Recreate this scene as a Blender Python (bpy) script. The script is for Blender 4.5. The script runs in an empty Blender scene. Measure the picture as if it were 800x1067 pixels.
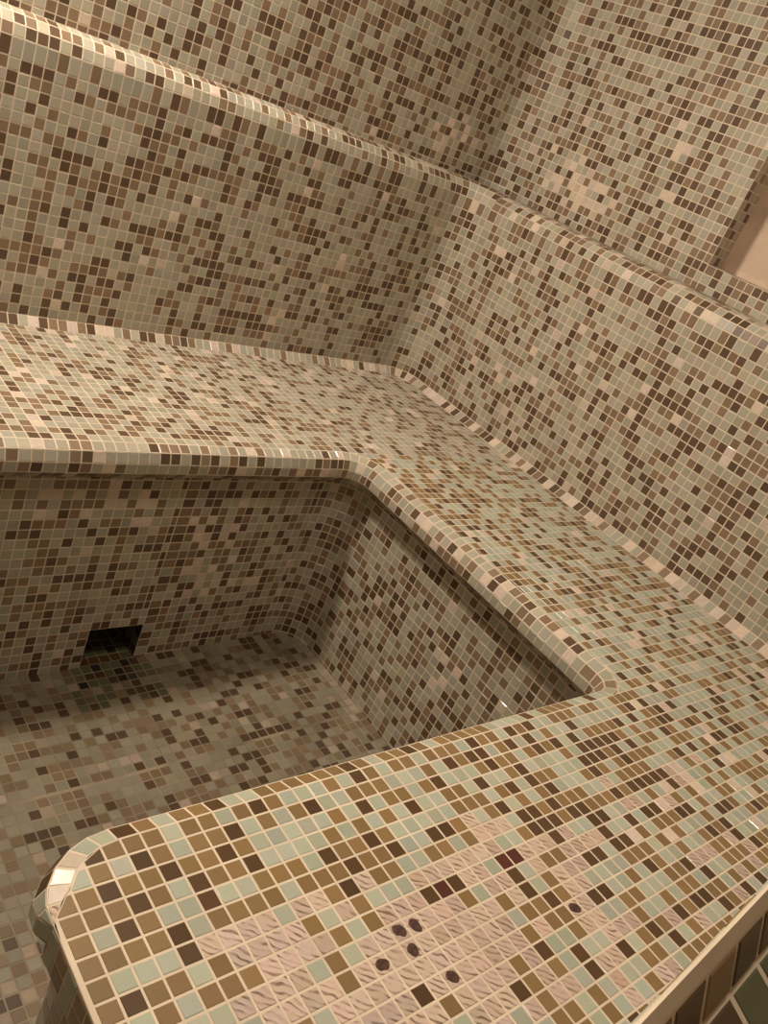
import bpy, math, random
import numpy as np
from mathutils import Vector, Matrix

U = 0.022                     # one mosaic tile pitch in metres; all plan numbers below are in tiles
rnd = random.Random(7)
COL = bpy.context.scene.collection

# ------------------------------------------------------------------ materials
def new_mat(name):
    m = bpy.data.materials.new(name); m.use_nodes = True
    nt = m.node_tree
    b = nt.nodes.get('Principled BSDF')
    return m, nt, b

def grout_mat():
    m, nt, b = new_mat('grout')
    tc = nt.nodes.new('ShaderNodeTexCoord')
    n = nt.nodes.new('ShaderNodeTexNoise'); n.inputs['Scale'].default_value = 14; n.inputs['Detail'].default_value = 5
    r = nt.nodes.new('ShaderNodeValToRGB')
    r.color_ramp.elements[0].color = (.54, .435, .325, 1); r.color_ramp.elements[1].color = (.68, .56, .42, 1)
    r.color_ramp.elements[0].position = .3; r.color_ramp.elements[1].position = .7
    nt.links.new(tc.outputs['Object'], n.inputs['Vector']); nt.links.new(n.outputs['Fac'], r.inputs['Fac'])
    nt.links.new(r.outputs['Color'], b.inputs['Base Color'])
    b.inputs['Roughness'].default_value = .75
    return m

def tile_mat():
    m, nt, b = new_mat('glass_mosaic')
    a = nt.nodes.new('ShaderNodeAttribute'); a.attribute_name = 'tint'
    tc = nt.nodes.new('ShaderNodeTexCoord')
    n = nt.nodes.new('ShaderNodeTexNoise'); n.inputs['Scale'].default_value = 320; n.inputs['Detail'].default_value = 3
    mx = nt.nodes.new('ShaderNodeMix'); mx.data_type = 'RGBA'; mx.blend_type = 'MULTIPLY'; mx.inputs['Factor'].default_value = .16
    nt.links.new(tc.outputs['Object'], n.inputs['Vector'])
    nt.links.new(a.outputs['Color'], mx.inputs['A']); nt.links.new(n.outputs['Fac'], mx.inputs['B'])
    nt.links.new(mx.outputs['Result'], b.inputs['Base Color'])
    b.inputs['Roughness'].default_value = .3
    b.inputs['Specular IOR Level'].default_value = .5
    return m

def clear_mat():
    # clear glass tile over combed adhesive: warm cream with curved comb ridges
    m, nt, b = new_mat('clear_mosaic')
    a = nt.nodes.new('ShaderNodeAttribute'); a.attribute_name = 'tint'
    tc = nt.nodes.new('ShaderNodeTexCoord')
    w = nt.nodes.new('ShaderNodeTexWave'); w.wave_type = 'BANDS'; w.bands_direction = 'DIAGONAL'
    w.inputs['Scale'].default_value = 62; w.inputs['Distortion'].default_value = 7
    w.inputs['Detail'].default_value = 2; w.inputs['Detail Scale'].default_value = .55
    n = nt.nodes.new('ShaderNodeTexNoise'); n.inputs['Scale'].default_value = 60; n.inputs['Detail'].default_value = 2
    r = nt.nodes.new('ShaderNodeValToRGB')
    r.color_ramp.elements[0].color = (.36, .29, .23, 1); r.color_ramp.elements[0].position = .1
    r.color_ramp.elements[1].color = (1, 1, 1, 1); r.color_ramp.elements[1].position = .42
    r2 = nt.nodes.new('ShaderNodeValToRGB')
    r2.color_ramp.elements[0].color = (0, 0, 0, 1); r2.color_ramp.elements[0].position = .38
    r2.color_ramp.elements[1].color = (1, 1, 1, 1); r2.color_ramp.elements[1].position = .62
    mm = nt.nodes.new('ShaderNodeMix'); mm.data_type = 'RGBA'; mm.inputs['B'].default_value = (.93, .91, .9, 1)
    mx = nt.nodes.new('ShaderNodeMix'); mx.data_type = 'RGBA'; mx.blend_type = 'MULTIPLY'; mx.inputs['Factor'].default_value = 1
    bp = nt.nodes.new('ShaderNodeBump'); bp.inputs['Strength'].default_value = .35; bp.inputs['Distance'].default_value = .001
    L = nt.links.new
    L(tc.outputs['Object'], w.inputs['Vector']); L(tc.outputs['Object'], n.inputs['Vector'])
    L(w.outputs['Fac'], r.inputs['Fac']); L(n.outputs['Fac'], r2.inputs['Fac'])
    L(r2.outputs['Color'], mm.inputs['Factor']); L(r.outputs['Color'], mm.inputs['A'])
    L(a.outputs['Color'], mx.inputs['A']); L(mm.outputs['Result'], mx.inputs['B'])
    L(mx.outputs['Result'], b.inputs['Base Color']); L(w.outputs['Fac'], bp.inputs['Height'])
    L(bp.outputs['Normal'], b.inputs['Normal'])
    b.inputs['Roughness'].default_value = .4
    b.inputs['Coat Weight'].default_value = .5; b.inputs['Coat Roughness'].default_value = .12
    return m

def noise_mat(name, c0, c1, scale, rough, bump=0.0):
    m, nt, b = new_mat(name)
    tc = nt.nodes.new('ShaderNodeTexCoord')
    n = nt.nodes.new('ShaderNodeTexNoise'); n.inputs['Scale'].default_value = scale; n.inputs['Detail'].default_value = 6
    r = nt.nodes.new('ShaderNodeValToRGB')
    r.color_ramp.elements[0].color = c0 + (1,); r.color_ramp.elements[1].color = c1 + (1,)
    r.color_ramp.elements[0].position = .35; r.color_ramp.elements[1].position = .65
    nt.links.new(tc.outputs['Object'], n.inputs['Vector']); nt.links.new(n.outputs['Fac'], r.inputs['Fac'])
    nt.links.new(r.outputs['Color'], b.inputs['Base Color'])
    b.inputs['Roughness'].default_value = rough
    if bump:
        bp = nt.nodes.new('ShaderNodeBump'); bp.inputs['Strength'].default_value = bump; bp.inputs['Distance'].default_value = .01
        nt.links.new(n.outputs['Fac'], bp.inputs['Height']); nt.links.new(bp.outputs['Normal'], b.inputs['Normal'])
    return m

def mosaic_plane_mat():
    # the two walls behind the camera: the same mosaic as a brick texture without offset
    m, nt, b = new_mat('mosaic_wall')
    tc = nt.nodes.new('ShaderNodeTexCoord')
    br = nt.nodes.new('ShaderNodeTexBrick')
    br.offset = 0; br.squash = 1
    br.inputs['Scale'].default_value = 1
    br.inputs['Brick Width'].default_value = U; br.inputs['Row Height'].default_value = U
    br.inputs['Mortar Size'].default_value = .0011
    br.inputs['Color1'].default_value = (.36, .35, .27, 1); br.inputs['Color2'].default_value = (.10, .055, .03, 1)
    br.inputs['Mortar'].default_value = (.48, .37, .26, 1)
    nt.links.new(tc.outputs['UV'], br.inputs['Vector']); nt.links.new(br.outputs['Color'], b.inputs['Base Color'])
    b.inputs['Roughness'].default_value = .3
    return m

GROUT = grout_mat(); FGROUT = noise_mat('soiled_shaded_grout', (.15, .115, .075), (.27, .21, .14), 9, .8); TILE = tile_mat(); CLEAR = clear_mat()  # soiled grout, with the well's shade also put into its colour
PEARL, _nt, _b = new_mat('pearl_mosaic')
_a = _nt.nodes.new('ShaderNodeAttribute'); _a.attribute_name = 'tint'
_tc = _nt.nodes.new('ShaderNodeTexCoord')
_n = _nt.nodes.new('ShaderNodeTexNoise'); _n.inputs['Scale'].default_value = 150; _n.inputs['Detail'].default_value = 3
_m = _nt.nodes.new('ShaderNodeMix'); _m.data_type = 'RGBA'; _m.blend_type = 'MULTIPLY'; _m.inputs['Factor'].default_value = .3
_nt.links.new(_tc.outputs['Object'], _n.inputs['Vector']); _nt.links.new(_a.outputs['Color'], _m.inputs['A'])
_nt.links.new(_n.outputs['Fac'], _m.inputs['B']); _nt.links.new(_m.outputs['Result'], _b.inputs['Base Color'])
_b.inputs['Roughness'].default_value = .17; _b.inputs['Specular IOR Level'].default_value = .8
PLASTER = noise_mat('bare_plaster', (.50, .37, .27), (.62, .47, .36), 9, .9, .4)
CRACK = noise_mat('crack', (.10, .055, .035), (.2, .12, .08), 60, .9)
CEIL = noise_mat('ceiling_plaster', (.52, .45, .36), (.58, .51, .41), 4, .9)
SPOT = noise_mat('dark_spot', (.03, .012, .007), (.085, .036, .02), 160, .8)
MOSAIC = mosaic_plane_mat()

# tile colours (linear)
PAL = dict(L=(.390, .400, .315), O=(.235, .146, .062), D=(.088, .045, .018), P=(.55, .415, .34), R=(.085, .022, .016), W=(.70, .56, .46), K=(.030, .024, .016), G=(.10, .098, .05))
WARM = dict(O=(.235, .160, .102), L=(.392, .360, .280), D=(.115, .070, .042))

DULL = dict(L=(.23, .20, .14), O=(.175, .12, .07), D=(.075, .044, .024), P=(.36, .27, .20), W=(.36, .28, .21))  # dingier floor tiles, with the well's shade put into their colours
def pick(wl=.5, wo=.25, wd=.22, wp=.03):
    x = rnd.random() * (wl + wo + wd + wp)
    if x < wl: return 'L'
    if x < wl + wo: return 'O'
    if x < wl + wo + wd: return 'D'
    return 'W'

# ------------------------------------------------------------------ mosaic builder
GAP = .058     # half grout joint
BEV = .03
LIFT = .022

class Mosaic:
    """collects mosaic tiles and their grout bed; build() links ONE mesh."""
    def __init__(self):
        self.v = []; self.f = []; self.mi = []; self.tint = []
    def face(self, idx, mi, tint):
        self.f.append(idx); self.mi.append(mi); self.tint.append(tint)
    def grout(self, pts):
        b = len(self.v); self.v += pts; self.face(list(range(b, b + len(pts))), 0, (0.5, .4, .3, 1))
    def tile(self, outer, inner, n, code, pal):
        """outer/inner: matching point loops at the grout level; n: unit normal"""
        k = len(outer)
        c = pal.get(code) or PAL[code]
        s = 1 + rnd.uniform(-.13, .13)
        if code == 'P': s = 1 + rnd.uniform(-.17, .1)
        tint = (c[0] * s * (1 + rnd.uniform(-.04, .04)), c[1] * s, c[2] * s * (1 + rnd.uniform(-.06, .06)), 1)
        mi = 2 if code == 'P' else 3 if code == 'W' else 1
        cx = [sum(q[i] for q in inner) / k for i in range(3)]
        # every hand-laid chip sits a hair out of plane
        ax = Vector((rnd.gauss(0, 1), rnd.gauss(0, 1), rnd.gauss(0, 1))) * .010
        b = len(self.v)
        for q in outer: self.v.append((q[0], q[1], q[2]))
        for q in inner:
            t = (q[0] - cx[0]) * ax.x + (q[1] - cx[1]) * ax.y + (q[2] - cx[2]) * ax.z
            h = LIFT + t
            self.v.append((q[0] + n[0] * h, q[1] + n[1] * h, q[2] + n[2] * h))
        for i in range(k):
            j = (i + 1) % k
            self.face([b + i, b + j, b + k + j, b + k + i], mi, tint)
        self.face([b + k + i for i in range(k)], mi, tint)
    def build(self, name, parent=None, origin=(0, 0, 0)):
        me = bpy.data.meshes.new(name)
        o = origin
        me.from_pydata([((p[0] - o[0]) * U, (p[1] - o[1]) * U, (p[2] - o[2]) * U) for p in self.v], [], self.f)
        me.materials.append(GROUT); me.materials.append(TILE); me.materials.append(CLEAR); me.materials.append(PEARL)
        me.polygons.foreach_set('material_index', self.mi)
        at = me.attributes.new('tint', 'FLOAT_COLOR', 'FACE')
        at.data.foreach_set('color', np.array(self.tint, dtype=np.float32).ravel())
        me.update()
        ob = bpy.data.objects.new(name, me); COL.objects.link(ob)
        if parent is not None: ob.parent = parent
        ob.location = (o[0] * U, o[1] * U, o[2] * U)
        return ob

def lerp2(c, s, t):
    """bilinear point in a cell c = [p00, p10, p11, p01]"""
    return tuple((c[0][i] * (1 - s) + c[1][i] * s) * (1 - t) + (c[3][i] * (1 - s) + c[2][i] * s) * t for i in range(3))

def unit(a):
    l = math.sqrt(a[0] ** 2 + a[1] ** 2 + a[2] ** 2) or 1
    return (a[0] / l, a[1] / l, a[2] / l)

def cross(a, b):
    return (a[1] * b[2] - a[2] * b[1], a[2] * b[0] - a[0] * b[2], a[0] * b[1] - a[1] * b[0])

def patch(M, us, vs, fn, code, flip=False, pal=PAL, skip=None, clip=None):
    """tile a grid: us, vs are cell boundaries, fn(u, v) -> point, code(i, j, u, v) -> letter."""
    for i in range(len(us) - 1):
        for j in range(len(vs) - 1):
            u0, u1, v0, v1 = us[i], us[i + 1], vs[j], vs[j + 1]
            uc, vc = (u0 + u1) / 2, (v0 + v1) / 2
            if skip and skip(uc, vc): continue
            c = [fn(u0, v0), fn(u1, v0), fn(u1, v1), fn(u0, v1)]
            d1 = [c[2][k] - c[0][k] for k in range(3)]; d2 = [c[3][k] - c[1][k] for k in range(3)]
            n = unit(cross(d1, d2))
            if flip: n = (-n[0], -n[1], -n[2])
            order = lambda L: L[::-1] if flip else L
            cd = code(i, j, uc, vc)
            if clip:
                val = [clip(u0, v0), clip(u1, v0), clip(u1, v1), clip(u0, v1)]
                if max(val) <= 0: continue
                if min(val) < .45:
                    def poly(g, cut):
                        base = [(u0 + g, v0 + g), (u1 - g, v0 + g), (u1 - g, v1 - g), (u0 + g, v1 - g)]
                        pts = []
                        for a in range(4):
                            p, q = base[a], base[(a + 1) % 4]
                            for s in range(4): pts.append((p[0] + (q[0] - p[0]) * s / 4, p[1] + (q[1] - p[1]) * s / 4))
                        fv = [clip(*q) - cut for q in pts]
                        res = []
                        for a in range(len(pts)):
                            b = (a + 1) % len(pts)
                            if fv[a] > 0: res.append(pts[a])
                            if (fv[a] > 0) != (fv[b] > 0):
                                t = fv[a] / (fv[a] - fv[b]); res.append((pts[a][0] + (pts[b][0] - pts[a][0]) * t, pts[a][1] + (pts[b][1] - pts[a][1]) * t))
                        return res
                    g0 = poly(0, 0)
                    if len(g0) > 2: M.grout(order([fn(*q) for q in g0]))
                    ti = poly(GAP, GAP)
                    if len(ti) > 2 and cd != '-':
                        ar = abs(sum(ti[a][0] * ti[(a + 1) % len(ti)][1] - ti[(a + 1) % len(ti)][0] * ti[a][1] for a in range(len(ti)))) / 2
                        if ar > .05:
                            mx_, my_ = sum(q[0] for q in ti) / len(ti), sum(q[1] for q in ti) / len(ti)
                            outer = [fn(*q) for q in ti]; inner = [fn(q[0] + (mx_ - q[0]) * .07, q[1] + (my_ - q[1]) * .07) for q in ti]
                            M.tile(order(outer), order(inner), n, cd, pal)
                    continue
            M.grout(order(c))
            if cd == '-': continue
            du, dv = abs(u1 - u0), abs(v1 - v0)
            lu = math.dist(c[0], c[1]); lv = math.dist(c[0], c[3])
            lu2 = math.dist(c[3], c[2])
            lm = (lu + lu2) / 2
            if lm < .3 or lv < .3: continue
            a, b = GAP / lm, GAP / lv; a2, b2 = (GAP + BEV) / lm, (GAP + BEV) / lv
            outer = [lerp2(c, s, t) for s, t in ((a, b), (1 - a, b), (1 - a, 1 - b), (a, 1 - b))]
            inner = [lerp2(c, s, t) for s, t in ((a2, b2), (1 - a2, b2), (1 - a2, 1 - b2), (a2, 1 - b2))]
            M.tile(order(outer), order(inner), n, cd, pal)

def grid(a, b, phase, pitch, slack=.55):
    """cell boundaries from a to b aligned so that phase is a boundary"""
    k = math.ceil((a - phase) / pitch + 1e-6)
    r = [a]
    x = phase + k * pitch
    while x < b - 1e-6:
        if x - r[-1] > slack or len(r) > 1: r.append(x)
        x += pitch
    if len(r) > 1 and b - r[-1] < slack: r[-1] = b
    else: r.append(b)
    return r

class Path:
    """plan path of straights and arcs; right-hand normals point out of the masonry."""
    def __init__(self, pts, radii):
        self.seg = []     # (kind, s0, s1, data)
        s = 0; P = [Vector(p) for p in pts]; cur = P[0]
        for k in range(1, len(P)):
            d = (P[k] - P[k - 1]).normalized()
            if k < len(P) - 1:
                e = (P[k + 1] - P[k]).normalized(); R = radii[k - 1]
                end = P[k] - d * R
                L = (end - cur).length
                self.seg.append(('line', s, s + L, (cur.copy(), d.copy()))); s += L
                turn = d.x * e.y - d.y * e.x          # >0 left
                cen = end + (Vector((-d.y, d.x)) if turn > 0 else Vector((d.y, -d.x))) * R
                A = R * math.pi / 2
                self.seg.append(('arc', s, s + A, (cen, (end - cen).normalized(), 1 if turn > 0 else -1, R))); s += A
                cur = P[k] + e * R
            else:
                L = (P[k] - cur).length
                self.seg.append(('line', s, s + L, (cur.copy(), d.copy()))); s += L
        self.len = s
    def at(self, s):
        for kind, a, b, D in self.seg:
            if s <= b + 1e-9 or (kind, a, b, D) is self.seg[-1]:
                if kind == 'line':
                    p = D[0] + D[1] * (s - a); return p, Vector((D[1].y, -D[1].x))
                cen, r0, sg, R = D
                t = (s - a) / R * sg
                r = Vector((r0.x * math.cos(t) - r0.y * math.sin(t), r0.x * math.sin(t) + r0.y * math.cos(t)))
                return cen + r * R, (r if sg > 0 else -r)
        p = self.seg[-1]
    def bounds(self, k, ref=None, pitch=1, n=None):
        """boundaries in s of segment k; ref = function of the straight giving (axis value -> phase)"""
        kind, a, b, D = self.seg[k]
        if kind == 'arc':
            n = n or max(1, round((b - a) / pitch)); return [a + (b - a) * q / n for q in range(n + 1)]
        return grid(a, b, a if ref is None else ref(a, D), pitch)

class Profile:
    """(offset a, height z) as a polyline with arc-length boundaries given directly as points"""
    def __init__(self, pts): self.p = pts
    def at(self, t):
        k = min(int(t), len(self.p) - 2); f = t - k
        return (self.p[k][0] + (self.p[k + 1][0] - self.p[k][0]) * f, self.p[k][1] + (self.p[k + 1][1] - self.p[k][1]) * f)

def sweep(M, path, prof, segs, code, pal=PAL, skip=None, flip=True):
    """segs: list of s-boundary lists; code(seg, i, j, s)"""
    def fn(s, t):
        p, n = path.at(s); a, z = prof.at(t)
        return (p.x + n.x * a, p.y + n.y * a, z)
    vs = list(range(len(prof.p)))
    for q, us in enumerate(segs):
        patch(M, us, vs, fn, lambda i, j, u, v: code(q, i, j, u), flip=flip, pal=pal, skip=skip)

def empty(name, loc=(0, 0, 0)):
    o = bpy.data.objects.new(name, None); COL.objects.link(o)
    o.location = loc; o.empty_display_size = .1
    return o

# ------------------------------------------------------------------ plan dimensions (in tiles)
FX, FY, SX, SY, SZ = -57.882, -71.336, .972, .974, 1.035   # lattice of the near and side seat
NO = -62.044                                               # column phase of the back lip and seat
UO = -53.099 + .5                                          # column phase of the back rest
VO = 15.859 + SZ / 2                                       # row phase of the rests
ZF = -25.0                                                 # floor
ZC = 82.0                                                  # ceiling
LW = -112.0                                                # left wall
YB, XR, YF, XE = -25.2, -26.0, -59.8, -72.6                # outer faces of the bench lip
RL = 1.35                                                  # lip radius
YN = -82.2                                                 # near rest face
WB, WR = 2.6, 5.5                                          # upper back and right wall
YE = -104.0                                                # front wall, behind the camera

FRONT = {  # row -> (first column, letters): the mosaic of the near seat
 -10: (-10, 'OOLOOLODOLLLOLDOLOOLOOOLDOOLDODLLOOOLOOLLOOO'),
 -9: (-11, 'LDOLOODLOLODLLOOOLLLOLDODDLODLDLOLLDLLLLLLOD'),
 -8: (-12, 'DOODOODOLLLLLOLDLOOLODLLLODOOLODODLDLOOOODLD'),
 -7: (-13, 'OODOLDOODLLLLOLOLOLDLLOOLDLLODLLLLOLDDDDDOL'),
 -6: (-14, 'OLDOLLDLLOOOLDOODOLLLLLOOOLODLDOOLLLDDDODLD'),
 -5: (-14, 'OOOODLOOOOLOOODOODLLDDOPLODLOLODLLLODOLODOO'),
 -4: (-14, 'OLLLDPPPPLPPODPOOLLOOLOPPPLDDODOOOLLPLOOOOLLLO'),
 -3: (-14, 'ODOOLOPPPPOLPOLLLPPPPPPPLLODDDODDOOODODDDDDPPLOPL'),
 -2: (-14, 'OLOLOOOPPPPOLOPPPDRDPPLRRPPPDPLLDDLLPPLOLPDPPLLO'),
 -1: (-9, 'PPPPLOLPPSSPPPOLPPDLPOOPPPPDLLDLDDPPOLOPL'),
 0: (-9, 'LPPPPOPSPSPPPPPPOPDLOPPPDDLDDPOLOOODDLOL'),
 1: (-5, 'PPPPPPPPPPPPLOODOPPLLLLOOOLOPOLLL'),
 2: (-4, 'PPPDPSPPPPPOPOOSPDDLLOLDOLLOLLODODLLLOD'),
 3: (-2, 'PPOPPPPOPDLLOPPLLOOLLLOODPPPOOPDL'),
 4: (1, 'PPPDOPOLDLLPPPOLLOLOOLDLLOOOPDO'),
 5: (3, 'LPOPPLDPPDLODOPDODDOOLOPOP'),
 6: (5, 'OOLOLPLLOOLDLOPLLDOPDLD'),
 7: (7, 'LOLPLOPPLOOO'),
}
LIPROW = (-11, 'DDOLOODLLOOOOOODOLOODOLOOOOOLLLLDLOOOOLLDL')

def front_code(i, j):
    r = FRONT.get(j)
    if r and 0 <= i - r[0] < len(r[1]): return r[1][i - r[0]]
    return None

# ------------------------------------------------------------------ the bench
bench = empty('bench', (-50 * U, -12 * U, ZF * U))
bench['label'] = 'U-shaped steam room bench covered in green, brown and cream glass mosaic'
bench['category'] = 'bench'
BO = (-50, -12, ZF)
def put(ob):
    """parent to the bench keeping the world place"""
    ob.parent = bench
    ob.location = (ob.location.x + 50 * U, ob.location.y + 12 * U, ob.location.z - ZF * U)
    return ob

lip = Path([(LW, YB), (XR, YB), (XR, YF), (XE, YF), (XE, YN - 9)], [2.3, 1.3, 4.4])

# flat seat: inside of the lip's flat edge
edge = []
s = 0.0
while s <= lip.len:
    p, n = lip.at(s); a5 = lip.seg[5]
    w = max(0, min(1, (s - a5[1] - .7 * (a5[2] - a5[1])) / (.3 * (a5[2] - a5[1]))))
    rl = RL * (1 - w) + .46 * w
    edge.append((p.x - n.x * rl, p.y - n.y * rl, n.x, n.y)); s += .06
edge = np.array(edge)
def seat_sdf(x, y):
    d = (edge[:, 0] - x) ** 2 + (edge[:, 1] - y) ** 2
    k = int(np.argmin(d)); e = edge[k]
    return -((x - e[0]) * e[2] + (y - e[1]) * e[3])

seat = Mosaic()
spots = []
flat = lambda u, v: (u, v, 0.0)
YS = FY + 48.5 * SY          # where the back seat's own lattice takes over
def bcode(i, j, u, v):
    if -8 < v < 0 and rnd.random() < .03: return 'W'
    return pick(.55, .26, .16, .04)
patch(seat, grid(LW, 0.6, NO, 1.0), grid(YS, 0.6, YB + RL, 1.0), flat, bcode, clip=seat_sdf, pal=WARM)
def fcode(i, j, u, v):
    ci = round((u - FX) / SX); cj = round((FY - v) / SY)
    c = front_code(ci, cj)
    if c == 'S': spots.append((u, v, 'spot')); return 'P'
    if c == 'R': spots.append((u, v, 'big')); return 'R'
    if c == 'P' and ci > 19 and rnd.random() < .5: return 'W'
    if c: return c
    if cj < -10: return pick(.53, .30, .12, .05)
    if cj > 0 and ci < 6: return pick(.2, .25, .1, .45).replace('W', 'P')
    return pick(.47, .30, .15, .10).replace('W', 'P' if ci < 24 else 'W')
patch(seat, grid(XE - .5, 0.6, FX - .5 * SX, SX), grid(YN - .3, YS, FY - .5 * SY, SY), flat, fcode, clip=seat_sdf)
put(seat.build('seat'))

# rounded lip
def arc(cx, cz, r, a0, a1, n):
    return [(cx + r * math.cos(math.radians(a0 + (a1 - a0) * k / n)), cz + r * math.sin(math.radians(a0 + (a1 - a0) * k / n))) for k in range(n + 1)]
lp = arc(-RL, -RL, RL, 90, 0, 2) + [(0, -RL - .95)] + arc(-.9, -RL - .95, .9, 0, -90, 1)[1:] + [(-1.75, -RL - 1.9)]
sharp = [(-.46, 0), (-.43, -.03), (-.42, -.1), (-.42, -1.1), (-.42, -2.1), (-1.75, -RL - 1.9)]
arc5 = lip.seg[5]
def endw(s):                 # the lip sharpens to a plain edge past the corner
    return max(0, min(1, (s - arc5[1] - .7 * (arc5[2] - arc5[1])) / (.3 * (arc5[2] - arc5[1]))))
def lipfn(s, t):
    p, n = lip.at(s); w = endw(s); k = min(int(t), len(lp) - 2); f = t - k
    g = [(lp[q][0] * (1 - w) + sharp[q][0] * w, lp[q][1] * (1 - w) + sharp[q][1] * w) for q in (k, k + 1)]
    a = g[0][0] + (g[1][0] - g[0][0]) * f; z = g[0][1] + (g[1][1] - g[0][1]) * f
    return (p.x + n.x * a, p.y + n.y * a, z)
def sref_x(x0):   # heading +X or -X
    return lambda a, D: a + (x0 - D[0].x) * (1 if D[1].x > 0 else -1)
def sref_y(y0):
    return lambda a, D: a + (y0 - D[0].y) * (1 if D[1].y > 0 else -1)
lsegs = [lip.bounds(0, sref_x(NO)), lip.bounds(1, n=5), lip.bounds(2, sref_y(FY + .5 * SY), SY), lip.bounds(3, n=3),
         lip.bounds(4, sref_x(FX + .5 * SX), SX), lip.bounds(5, n=6), lip.bounds(6, sref_y(FY + .5 * SY), SY)]
ENDROW = [list('LLWWWP'), list('DLDDLL')]
def lipcode(q, i, j, s):
    if q == 4 and j == 0:
        x = lip.at(s)[0].x; ci = round((x - FX) / SX) - LIPROW[0]
        if 0 <= ci < len(LIPROW[1]): return LIPROW[1][ci]
    if q == 5 and j < 2: return ENDROW[j][i]
    if q in (1, 2) and j == 1 and rnd.random() < .1: return 'W'
    if j > 2: return pick(.4, .3, .28, .02)
    return pick(.52, .32, .12, .06)
M = Mosaic()
for q, us in enumerate(lsegs):
    patch(M, us, list(range(len(lp))), lipfn, lambda i, j, u, v: lipcode(q, i, j, u), flip=True, pal=WARM if q < 4 else PAL)
put(M.build('lip'))

# riser set back under the lip, coved into the floor, with the square outlet
RZ = -RL - 1.9
def zfloor(x):               # the floor falls gently towards the outlet
    return -24.3 - 1.5 * max(0, min(1, (-24.3 - x) / 28))
NX0, NX1 = -50.0, -44.4
rows = grid(ZF - 2, RZ, ZF, 1.0)[::-1]
NZ1 = min(rows, key=lambda z: abs(z - (-20.9)))
rp = [(-1.75, z) for z in rows]
riser = Profile(rp)
nb0 = [x for x in grid(LW, XR - 2.3, NO, 1.0)]
nb0 = [x for x in nb0 if not (abs(x - NX0) < .6 or abs(x - NX1) < .6)] + [NX0, NX1]; nb0.sort()
rsegs = [[x - LW for x in nb0], lip.bounds(1, n=7)] + lsegs[2:3] + [lip.bounds(3, n=4)] + lsegs[4:5] + [lip.bounds(5, n=4)] + lsegs[6:]
def risercode(q, i, j, s):
    p, n = lip.at(s); z = rp[j][1]
    if q == 0:
        d = math.hypot((p.x + 40) / 4, (z + 11) / 4); d2 = math.hypot((p.x + 52) / 6, (z + 6) / 3); d3 = math.hypot((p.x + 37) / 5, (z + 16) / 2)
        if min(d, d2, d3) < 1 and rnd.random() < .3: return 'W'
        return pick(.5, .27, .22, .01)
    if q == 2: return pick(.46, .33, .18, .04)
    return pick(.48, .3, .2, .02)
def hole(s, t):
    x = LW + s
    return NX0 < x < NX1 and rp[int(t)][1] <= NZ1 + .01 and s < nb0[-1] - LW
M = Mosaic(); sweep(M, lip, riser, rsegs, risercode, skip=hole, pal=WARM)
put(M.build('riser'))

# outlet: a tiled square tunnel going in under the seat
M = Mosaic()
yo, yi = YB + 1.75, YB + 8.5
zz = [ZF - 1 + (NZ1 - ZF + 1) * k / 5 for k in range(6)]; xx = [NX0 + (NX1 - NX0) * k / 5 for k in range(6)]; yy = [yo + (yi - yo) * k / 6 for k in range(7)]
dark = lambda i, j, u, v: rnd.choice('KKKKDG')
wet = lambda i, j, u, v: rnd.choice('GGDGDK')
patch(M, yy, zz, lambda u, v: (NX0, u, v), dark)
patch(M, yy, zz, lambda u, v: (NX1, u, v), dark, flip=True)
patch(M, xx, yy, lambda u, v: (u, v, NZ1), dark, flip=True)
patch(M, xx, yy, lambda u, v: (u, v, zfloor(u) + .02), wet)
patch(M, xx, zz, lambda u, v: (u, yi, v), dark)
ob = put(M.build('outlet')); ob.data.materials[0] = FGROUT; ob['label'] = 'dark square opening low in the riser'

# back rests: cove, face, rounded top and ledge
def rest_profile(ztop, r, depth, cove=True):
    pts = [(.95, 0.0), (0, .85)]
    g = grid(.85, ztop - r, VO - 40 * SZ, SZ)
    pts += [(0, z) for z in g[1:]]
    pts += arc(-r, ztop - r, r, 0, 90, 3)[1:]
    a = -r
    while a - 1 > -depth: a -= 1; pts.append((a, ztop))
    pts.append((-depth, ztop))
    return pts
def rest(name, path, use, prof, code, pal=WARM, label=None):
    pr = Profile(prof)
    nr = [k for k in range(len(prof) - 1) if prof[k + 1][1] > prof[k][1] + 1e-4 and prof[k][0] == 0 and prof[k + 1][0] == 0]
    split = nr[-1] + 1
    face_p, top_p = Profile(prof[:split + 1]), Profile(prof[split:])
    M = Mosaic(); sweep(M, path, face_p, use, code, pal, flip=False)
    f = put(M.build(name))
    M = Mosaic(); sweep(M, path, top_p, use, lambda q, i, j, s: code(q, i, j + split, s), pal, flip=False)
    t = M.build('ledge'); t.parent = f; t.location = (0, 0, 0)
    t.location = -f.location + Vector((50 * U, 12 * U, -ZF * U))
    if label: f['label'] = label
    return f
back = Path([(LW, 0), (0, 0), (0, YN), (LW, YN)], [3.6, 1.2])
def rcode(q, i, j, s):
    if j == 0: return pick(.3, .2, .15, .35)
    return pick(.52, .24, .22, .015)
def rcode2(q, i, j, s):
    if j == 0: return pick(.25, .15, .15, .45)
    if 24 <= j <= 26 and rnd.random() < .12: return 'W'
    return pick(.48, .27, .23, .025)
pb = rest_profile(27.2, 2.0, WB + .5)
pr_ = rest_profile(27.0, 2.0, WR + .5)
rest('backrest', back, [back.bounds(0, sref_x(UO)), back.bounds(1, n=6)], pb, rcode)
rest('backrest', back, [back.bounds(2, sref_y(0.0)), ], pr_, rcode2)
NK = math.tan(math.radians(4.6))
near = Path([(6, YN - .14 + 81 * NK), (LW, YN - .14 - 37 * NK)], [])
npro = [q for q in rest_profile(27.0, 2.0, 3) if q[1] < 24.6 and q[0] >= 0 or q[0] > 0]
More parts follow.
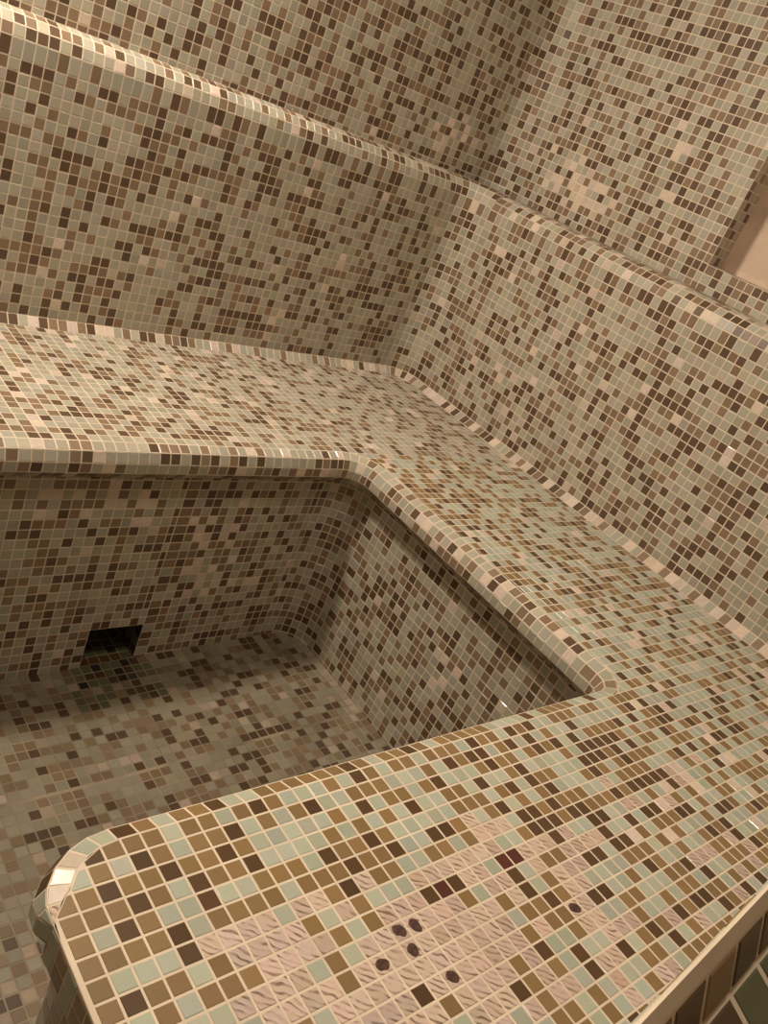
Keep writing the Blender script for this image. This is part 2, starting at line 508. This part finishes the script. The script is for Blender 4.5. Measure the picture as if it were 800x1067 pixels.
npro += [(0, 25.08), (-.02, 25.17), (-.06, 25.19), (-.2, 24.95), (-.52, 24.2), (-1.3, 23.85), (-2.3, 23.7), (-3.3, 23.6)]
while npro[-1][0] > -21: npro.append((npro[-1][0] - 1, 23.6))
NEAR0 = npro.index((-.2, 24.95))
nearbounds = near.bounds(0, lambda a, D: a + (-75.67 - D[0].x) * -1)
NEARROWS = ({-1: 'D', 0: 'O', 1: 'D', 2: 'D'}, {-1: 'O', 0: 'D', 1: 'G', 2: 'G'}, {0: 'D', 1: 'O', 2: 'D'})
def ncode(q, i, j, s):  # over the ridge all letters are dark: shade put into tile colours
    if j < NEAR0 - 3: return pick(.48, .27, .22, .03)
    k = math.floor(near.at(s)[0].x + 75.67)
    if 0 <= j - NEAR0 < 3 and k in NEARROWS[j - NEAR0]: return NEARROWS[j - NEAR0][k]
    return rnd.choice('DODGDOG')
rest('backrest', near, [nearbounds], npro, ncode, PAL)

# dark stains under the clear chips
def spot(u, v, k):
    big = k == 'big'
    n = 14; rx = .37 if not big else .42; ry = rx * rnd.uniform(.8, 1.1)
    ph = rnd.uniform(0, 6); vs = []; fs = []
    jit = [1 + .12 * math.sin(2 * 2 * math.pi * q / n + ph) + rnd.uniform(-.13, .1) for q in range(n)]
    for ring, (rr, h) in enumerate(((1, .018), (.8, .034), (.4, .042))):
        for q in range(n):
            a = 2 * math.pi * q / n
            vs.append((rx * rr * jit[q] * math.cos(a) * U, ry * rr * jit[q] * math.sin(a) * U, h * U))
    vs.append((0, 0, .044 * U))
    for ring in range(2):
        for q in range(n):
            w = (q + 1) % n; fs.append((ring * n + q, ring * n + w, ring * n + n + w, ring * n + n + q))
    for q in range(n): fs.append((2 * n + q, 2 * n + (q + 1) % n, 3 * n))
    me = bpy.data.meshes.new('dark_spot'); me.from_pydata(vs, [], fs); me.materials.append(SPOT); me.update()
    o = bpy.data.objects.new('dark_spot', me); COL.objects.link(o)
    o.location = ((u + rnd.uniform(-.08, .08)) * U, (v + rnd.uniform(-.08, .08)) * U, 0)
    put(o); o['label'] = 'dark red-brown spot on a clear tile'
for u, v, k in spots:
    if k == 'spot': spot(u, v, k)

# ------------------------------------------------------------------ the room
def structure(ob, label=None):
    ob['kind'] = 'structure'
    if label: ob['label'] = label
    return ob

# upper back and right walls with a coved corner between them
wall = Path([(LW, WB), (WR, WB), (WR, YE)], [3.2])
zr = grid(26.6, ZC, VO, SZ)
wp = Profile([(0, z) for z in zr])
b0, b1, b2 = wall.bounds(0, sref_x(UO)), wall.bounds(1, n=5), None
half = len(b1) // 2
NY0, NY1 = -31.8, -60.0
NB0 = min(zr, key=lambda z: abs(z - 29.7)); NB1 = min(zr, key=lambda z: abs(z - 58))
sy = wall.bounds(2, sref_y(0.0)); a2 = wall.seg[2][1]; y2 = wall.seg[2][3][0].y
sN0, sN1 = a2 + (y2 - NY0), a2 + (y2 - NY1)
sy = [q for q in sy if abs(q - sN0) > .6 and abs(q - sN1) > .6] + [sN0, sN1]; sy.sort()
def wcode(q, i, j, s):
    p, n = wall.at(s); z = zr[j]
    d = math.hypot((p.x + 5) / 4, (z - 31) / 3)
    if p.x < WR - 1.5 and d < 1 and rnd.random() < .3: return 'W'
    return pick(.5, .25, .26, .008)
def wcode2(q, i, j, s):
    p, n = wall.at(s); z = zr[j]
    d = math.hypot((p.y + 11) / 6, (z - 31) / 3.2)
    if d < 1 and rnd.random() < .42: return 'W'
    return pick(.46, .28, .24, .012)
M = Mosaic(); sweep(M, wall, wp, [b0, b1[:half + 1]], wcode, WARM, flip=False)
structure(M.build('wall_back'))
M = Mosaic(); sweep(M, wall, wp, [b1[half:], sy], wcode2, WARM, flip=False, skip=lambda s, t: sN0 < s < sN1 and NB0 - .01 <= zr[int(t)] < NB1 - .01)
wr = structure(M.build('wall_right'))
# recess in the right wall: tiled jambs, bare plaster at the back
M = Mosaic(); XN = WR + 4.6
dx = [WR, WR + 1.0, WR + 2.0, WR + 3.0]
lt = lambda i, j, u, v: pick(.6, .25, .12, .03)
zz = grid(NB0, NB1, NB0, SZ); yy = grid(NY1, NY0, NY0, 1.0)
patch(M, dx, zz, lambda u, v: (u, NY0, v), lt, pal=WARM)
patch(M, dx, zz, lambda u, v: (u, NY1, v), lt, flip=True, pal=WARM)
patch(M, dx, yy, lambda u, v: (u, v, NB0), lt, pal=WARM)
patch(M, dx, yy, lambda u, v: (u, v, NB1), lt, flip=True, pal=WARM)
nj = M.build('niche_jamb'); nj.parent = wr
# plaster lining: slightly lumpy sheet folded round back, sides, sill
def lumpy(name, mat, fn, nu, nv, amp, parent):
    vs = []; fs = []
    r = random.Random(3)
    for a in range(nu + 1):
        for b in range(nv + 1):
            p = fn(a / nu, b / nv); e = amp if 0 < a < nu and 0 < b < nv else 0
            vs.append(tuple((c + r.uniform(-e, e)) * U for c in p))
    for a in range(nu):
        for b in range(nv):
            k = a * (nv + 1) + b; fs.append((k, k + nv + 1, k + nv + 2, k + 1))
    me = bpy.data.meshes.new(name); me.from_pydata(vs, [], fs); me.materials.append(mat); me.update()
    for q in me.polygons: q.use_smooth = True
    o = bpy.data.objects.new(name, me); COL.objects.link(o)
    if parent: o.parent = parent
    return o
dep = 1.3
def lining(u, v):
    # u runs jamb -> back -> jamb, v runs sill -> back
    w = (NY0 - NY1); x = min(1, u * 40, (1 - u) * 40) ; y = NY0 - max(0, min(1, (u - 1 / 40) * 40 / 38)) * w
    z0 = min(1, v * 10); z = NB0 + max(0, (v - .1) / .9) * (NB1 - NB0)
    return (WR + 2.9 + dep * min(x, z0), y, z)
pl = lumpy('niche_back', PLASTER, lining, 48, 40, .07, wr); pl['label'] = 'bare pinkish plaster at the back of the recess'
# two hairline cracks low in the plaster
for k, (y0, z0, y1, z1) in enumerate(((-35.0, .75, -41.5, .95), (-37.5, .35, -43.0, .5))):
    n = 14; vs = []; fs = []
    for q in range(n + 1):
        t = q / n; y = y0 + (y1 - y0) * t; z = NB0 + z0 + (z1 - z0) * t + .18 * math.sin(q * 1.9 + k)
        w = .09 * (1 - abs(2 * t - 1)) + .015
        x = WR + 2.9 + dep * .9
        for e in (-1, 1): vs.append(((x - .25 + e * .3) * U, y * U, (z + e * w) * U))
    for q in range(n): fs.append((2 * q, 2 * q + 1, 2 * q + 3, 2 * q + 2))

# floor: two mosaic fields either side of a wide joint
YJ = -37.6
M = Mosaic()
def flcode(i, j, u, v):
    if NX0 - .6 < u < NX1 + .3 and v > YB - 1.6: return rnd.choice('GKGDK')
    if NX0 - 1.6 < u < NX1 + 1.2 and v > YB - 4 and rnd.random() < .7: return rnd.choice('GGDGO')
    if u > XR + .75: return 'W'
    return pick(.46, .30, .20, .04)
fu = grid(LW, XR + .7, -62.0, 1.0) + [XR + 1.75]
ffn = lambda u, v: (u, v, zfloor(u))
inroom = lambda u, v: (v > YF - 2 and v < YB + 1.75) or (u < XE + 2 and v < YB + 1.75)
out = lambda u, v: not inroom(u, v)
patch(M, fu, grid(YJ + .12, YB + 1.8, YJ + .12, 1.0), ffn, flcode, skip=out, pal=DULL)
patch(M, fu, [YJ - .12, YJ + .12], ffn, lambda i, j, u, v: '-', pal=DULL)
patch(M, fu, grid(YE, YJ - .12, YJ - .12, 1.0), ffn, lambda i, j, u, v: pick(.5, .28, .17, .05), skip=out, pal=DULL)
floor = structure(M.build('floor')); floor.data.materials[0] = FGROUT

def plane(name, pts, mat, uv=True):
    me = bpy.data.meshes.new(name)
    me.from_pydata([tuple(c * U for c in p) for p in pts], [], [(0, 1, 2, 3)])
    me.materials.append(mat)
    l = me.uv_layers.new(name='UVMap')
    a, b = math.dist(pts[0], pts[1]) * U, math.dist(pts[0], pts[3]) * U
    for k, c in enumerate(((0, 0), (a, 0), (a, b), (0, b))): l.data[k].uv = c
    me.update()
    o = bpy.data.objects.new(name, me); COL.objects.link(o)
    return structure(o)
plane('ceiling', [(LW, WB + 4, ZC), (WR + 4, WB + 4, ZC), (WR + 4, YE, ZC), (LW, YE, ZC)], CEIL)
plane('wall_left', [(LW, YE, ZF), (LW, WB + 2, ZF), (LW, WB + 2, ZC), (LW, YE, ZC)], MOSAIC)
plane('wall_front', [(WR + 2, YE, ZF), (LW, YE, ZF), (LW, YE, ZC), (WR + 2, YE, ZC)], MOSAIC)

# ------------------------------------------------------------------ camera
F = 898.942
C = Vector((-85.90234, -83.60774, 32.89158))
R = Matrix(((0.72983377, -0.57677301, 0.36698169), (-0.01472989, -0.54996052, -0.83506075), (0.68346595, 0.60404993, -0.40987556)))
cam = bpy.data.cameras.new('camera'); co = bpy.data.objects.new('camera', cam); COL.objects.link(co)
cam.sensor_fit = 'VERTICAL'; cam.sensor_height = 24; cam.lens = F / 1067 * 24
cam.clip_start = .01
x, y, z = R[0], R[1], R[2]
mw = Matrix(((x[0], -y[0], -z[0], C.x * U), (x[1], -y[1], -z[1], C.y * U), (x[2], -y[2], -z[2], C.z * U), (0, 0, 0, 1)))
co.matrix_world = mw
bpy.context.scene.camera = co

# ------------------------------------------------------------------ light
def area(name, loc, size, power, col, target=None):
    l = bpy.data.lights.new(name, 'AREA'); l.shape = 'DISK'; l.size = size * U; l.energy = power; l.color = col
    o = bpy.data.objects.new(name, l); COL.objects.link(o); o.location = Vector(loc) * U
    if target is not None:
        o.rotation_euler = (Vector(target) - Vector(loc)).to_track_quat('-Z', 'Y').to_euler()
    return o
def point(name, loc, rad, power, col):
    l = bpy.data.lights.new(name, 'POINT'); l.shadow_soft_size = rad * U; l.energy = power; l.color = col
    o = bpy.data.objects.new(name, l); COL.objects.link(o); o.location = Vector(loc) * U
    return o
LAMP = (1.0, .885, .735)
area('ceiling_lamp', (-68, -9, ZC - 2), 12, 18, LAMP, (-58, -40, 0))
point('wall_lamp', (-76, -3.5, 38), 2.5, 1.8, LAMP)
area('second_ceiling_lamp', (-50, -62, ZC - 2), 14, 5, LAMP, (-50, -60, 0))

w = bpy.data.worlds.new('world'); bpy.context.scene.world = w; w.use_nodes = True
w.node_tree.nodes['Background'].inputs['Color'].default_value = (1, .9, .75, 1)
w.node_tree.nodes['Background'].inputs['Strength'].default_value = .02

vs_ = bpy.context.scene.view_settings
vs_.view_transform = 'Standard'; vs_.look = 'None'; vs_.gamma = 1; vs_.use_curve_mapping = False
vs_.exposure = 1.08
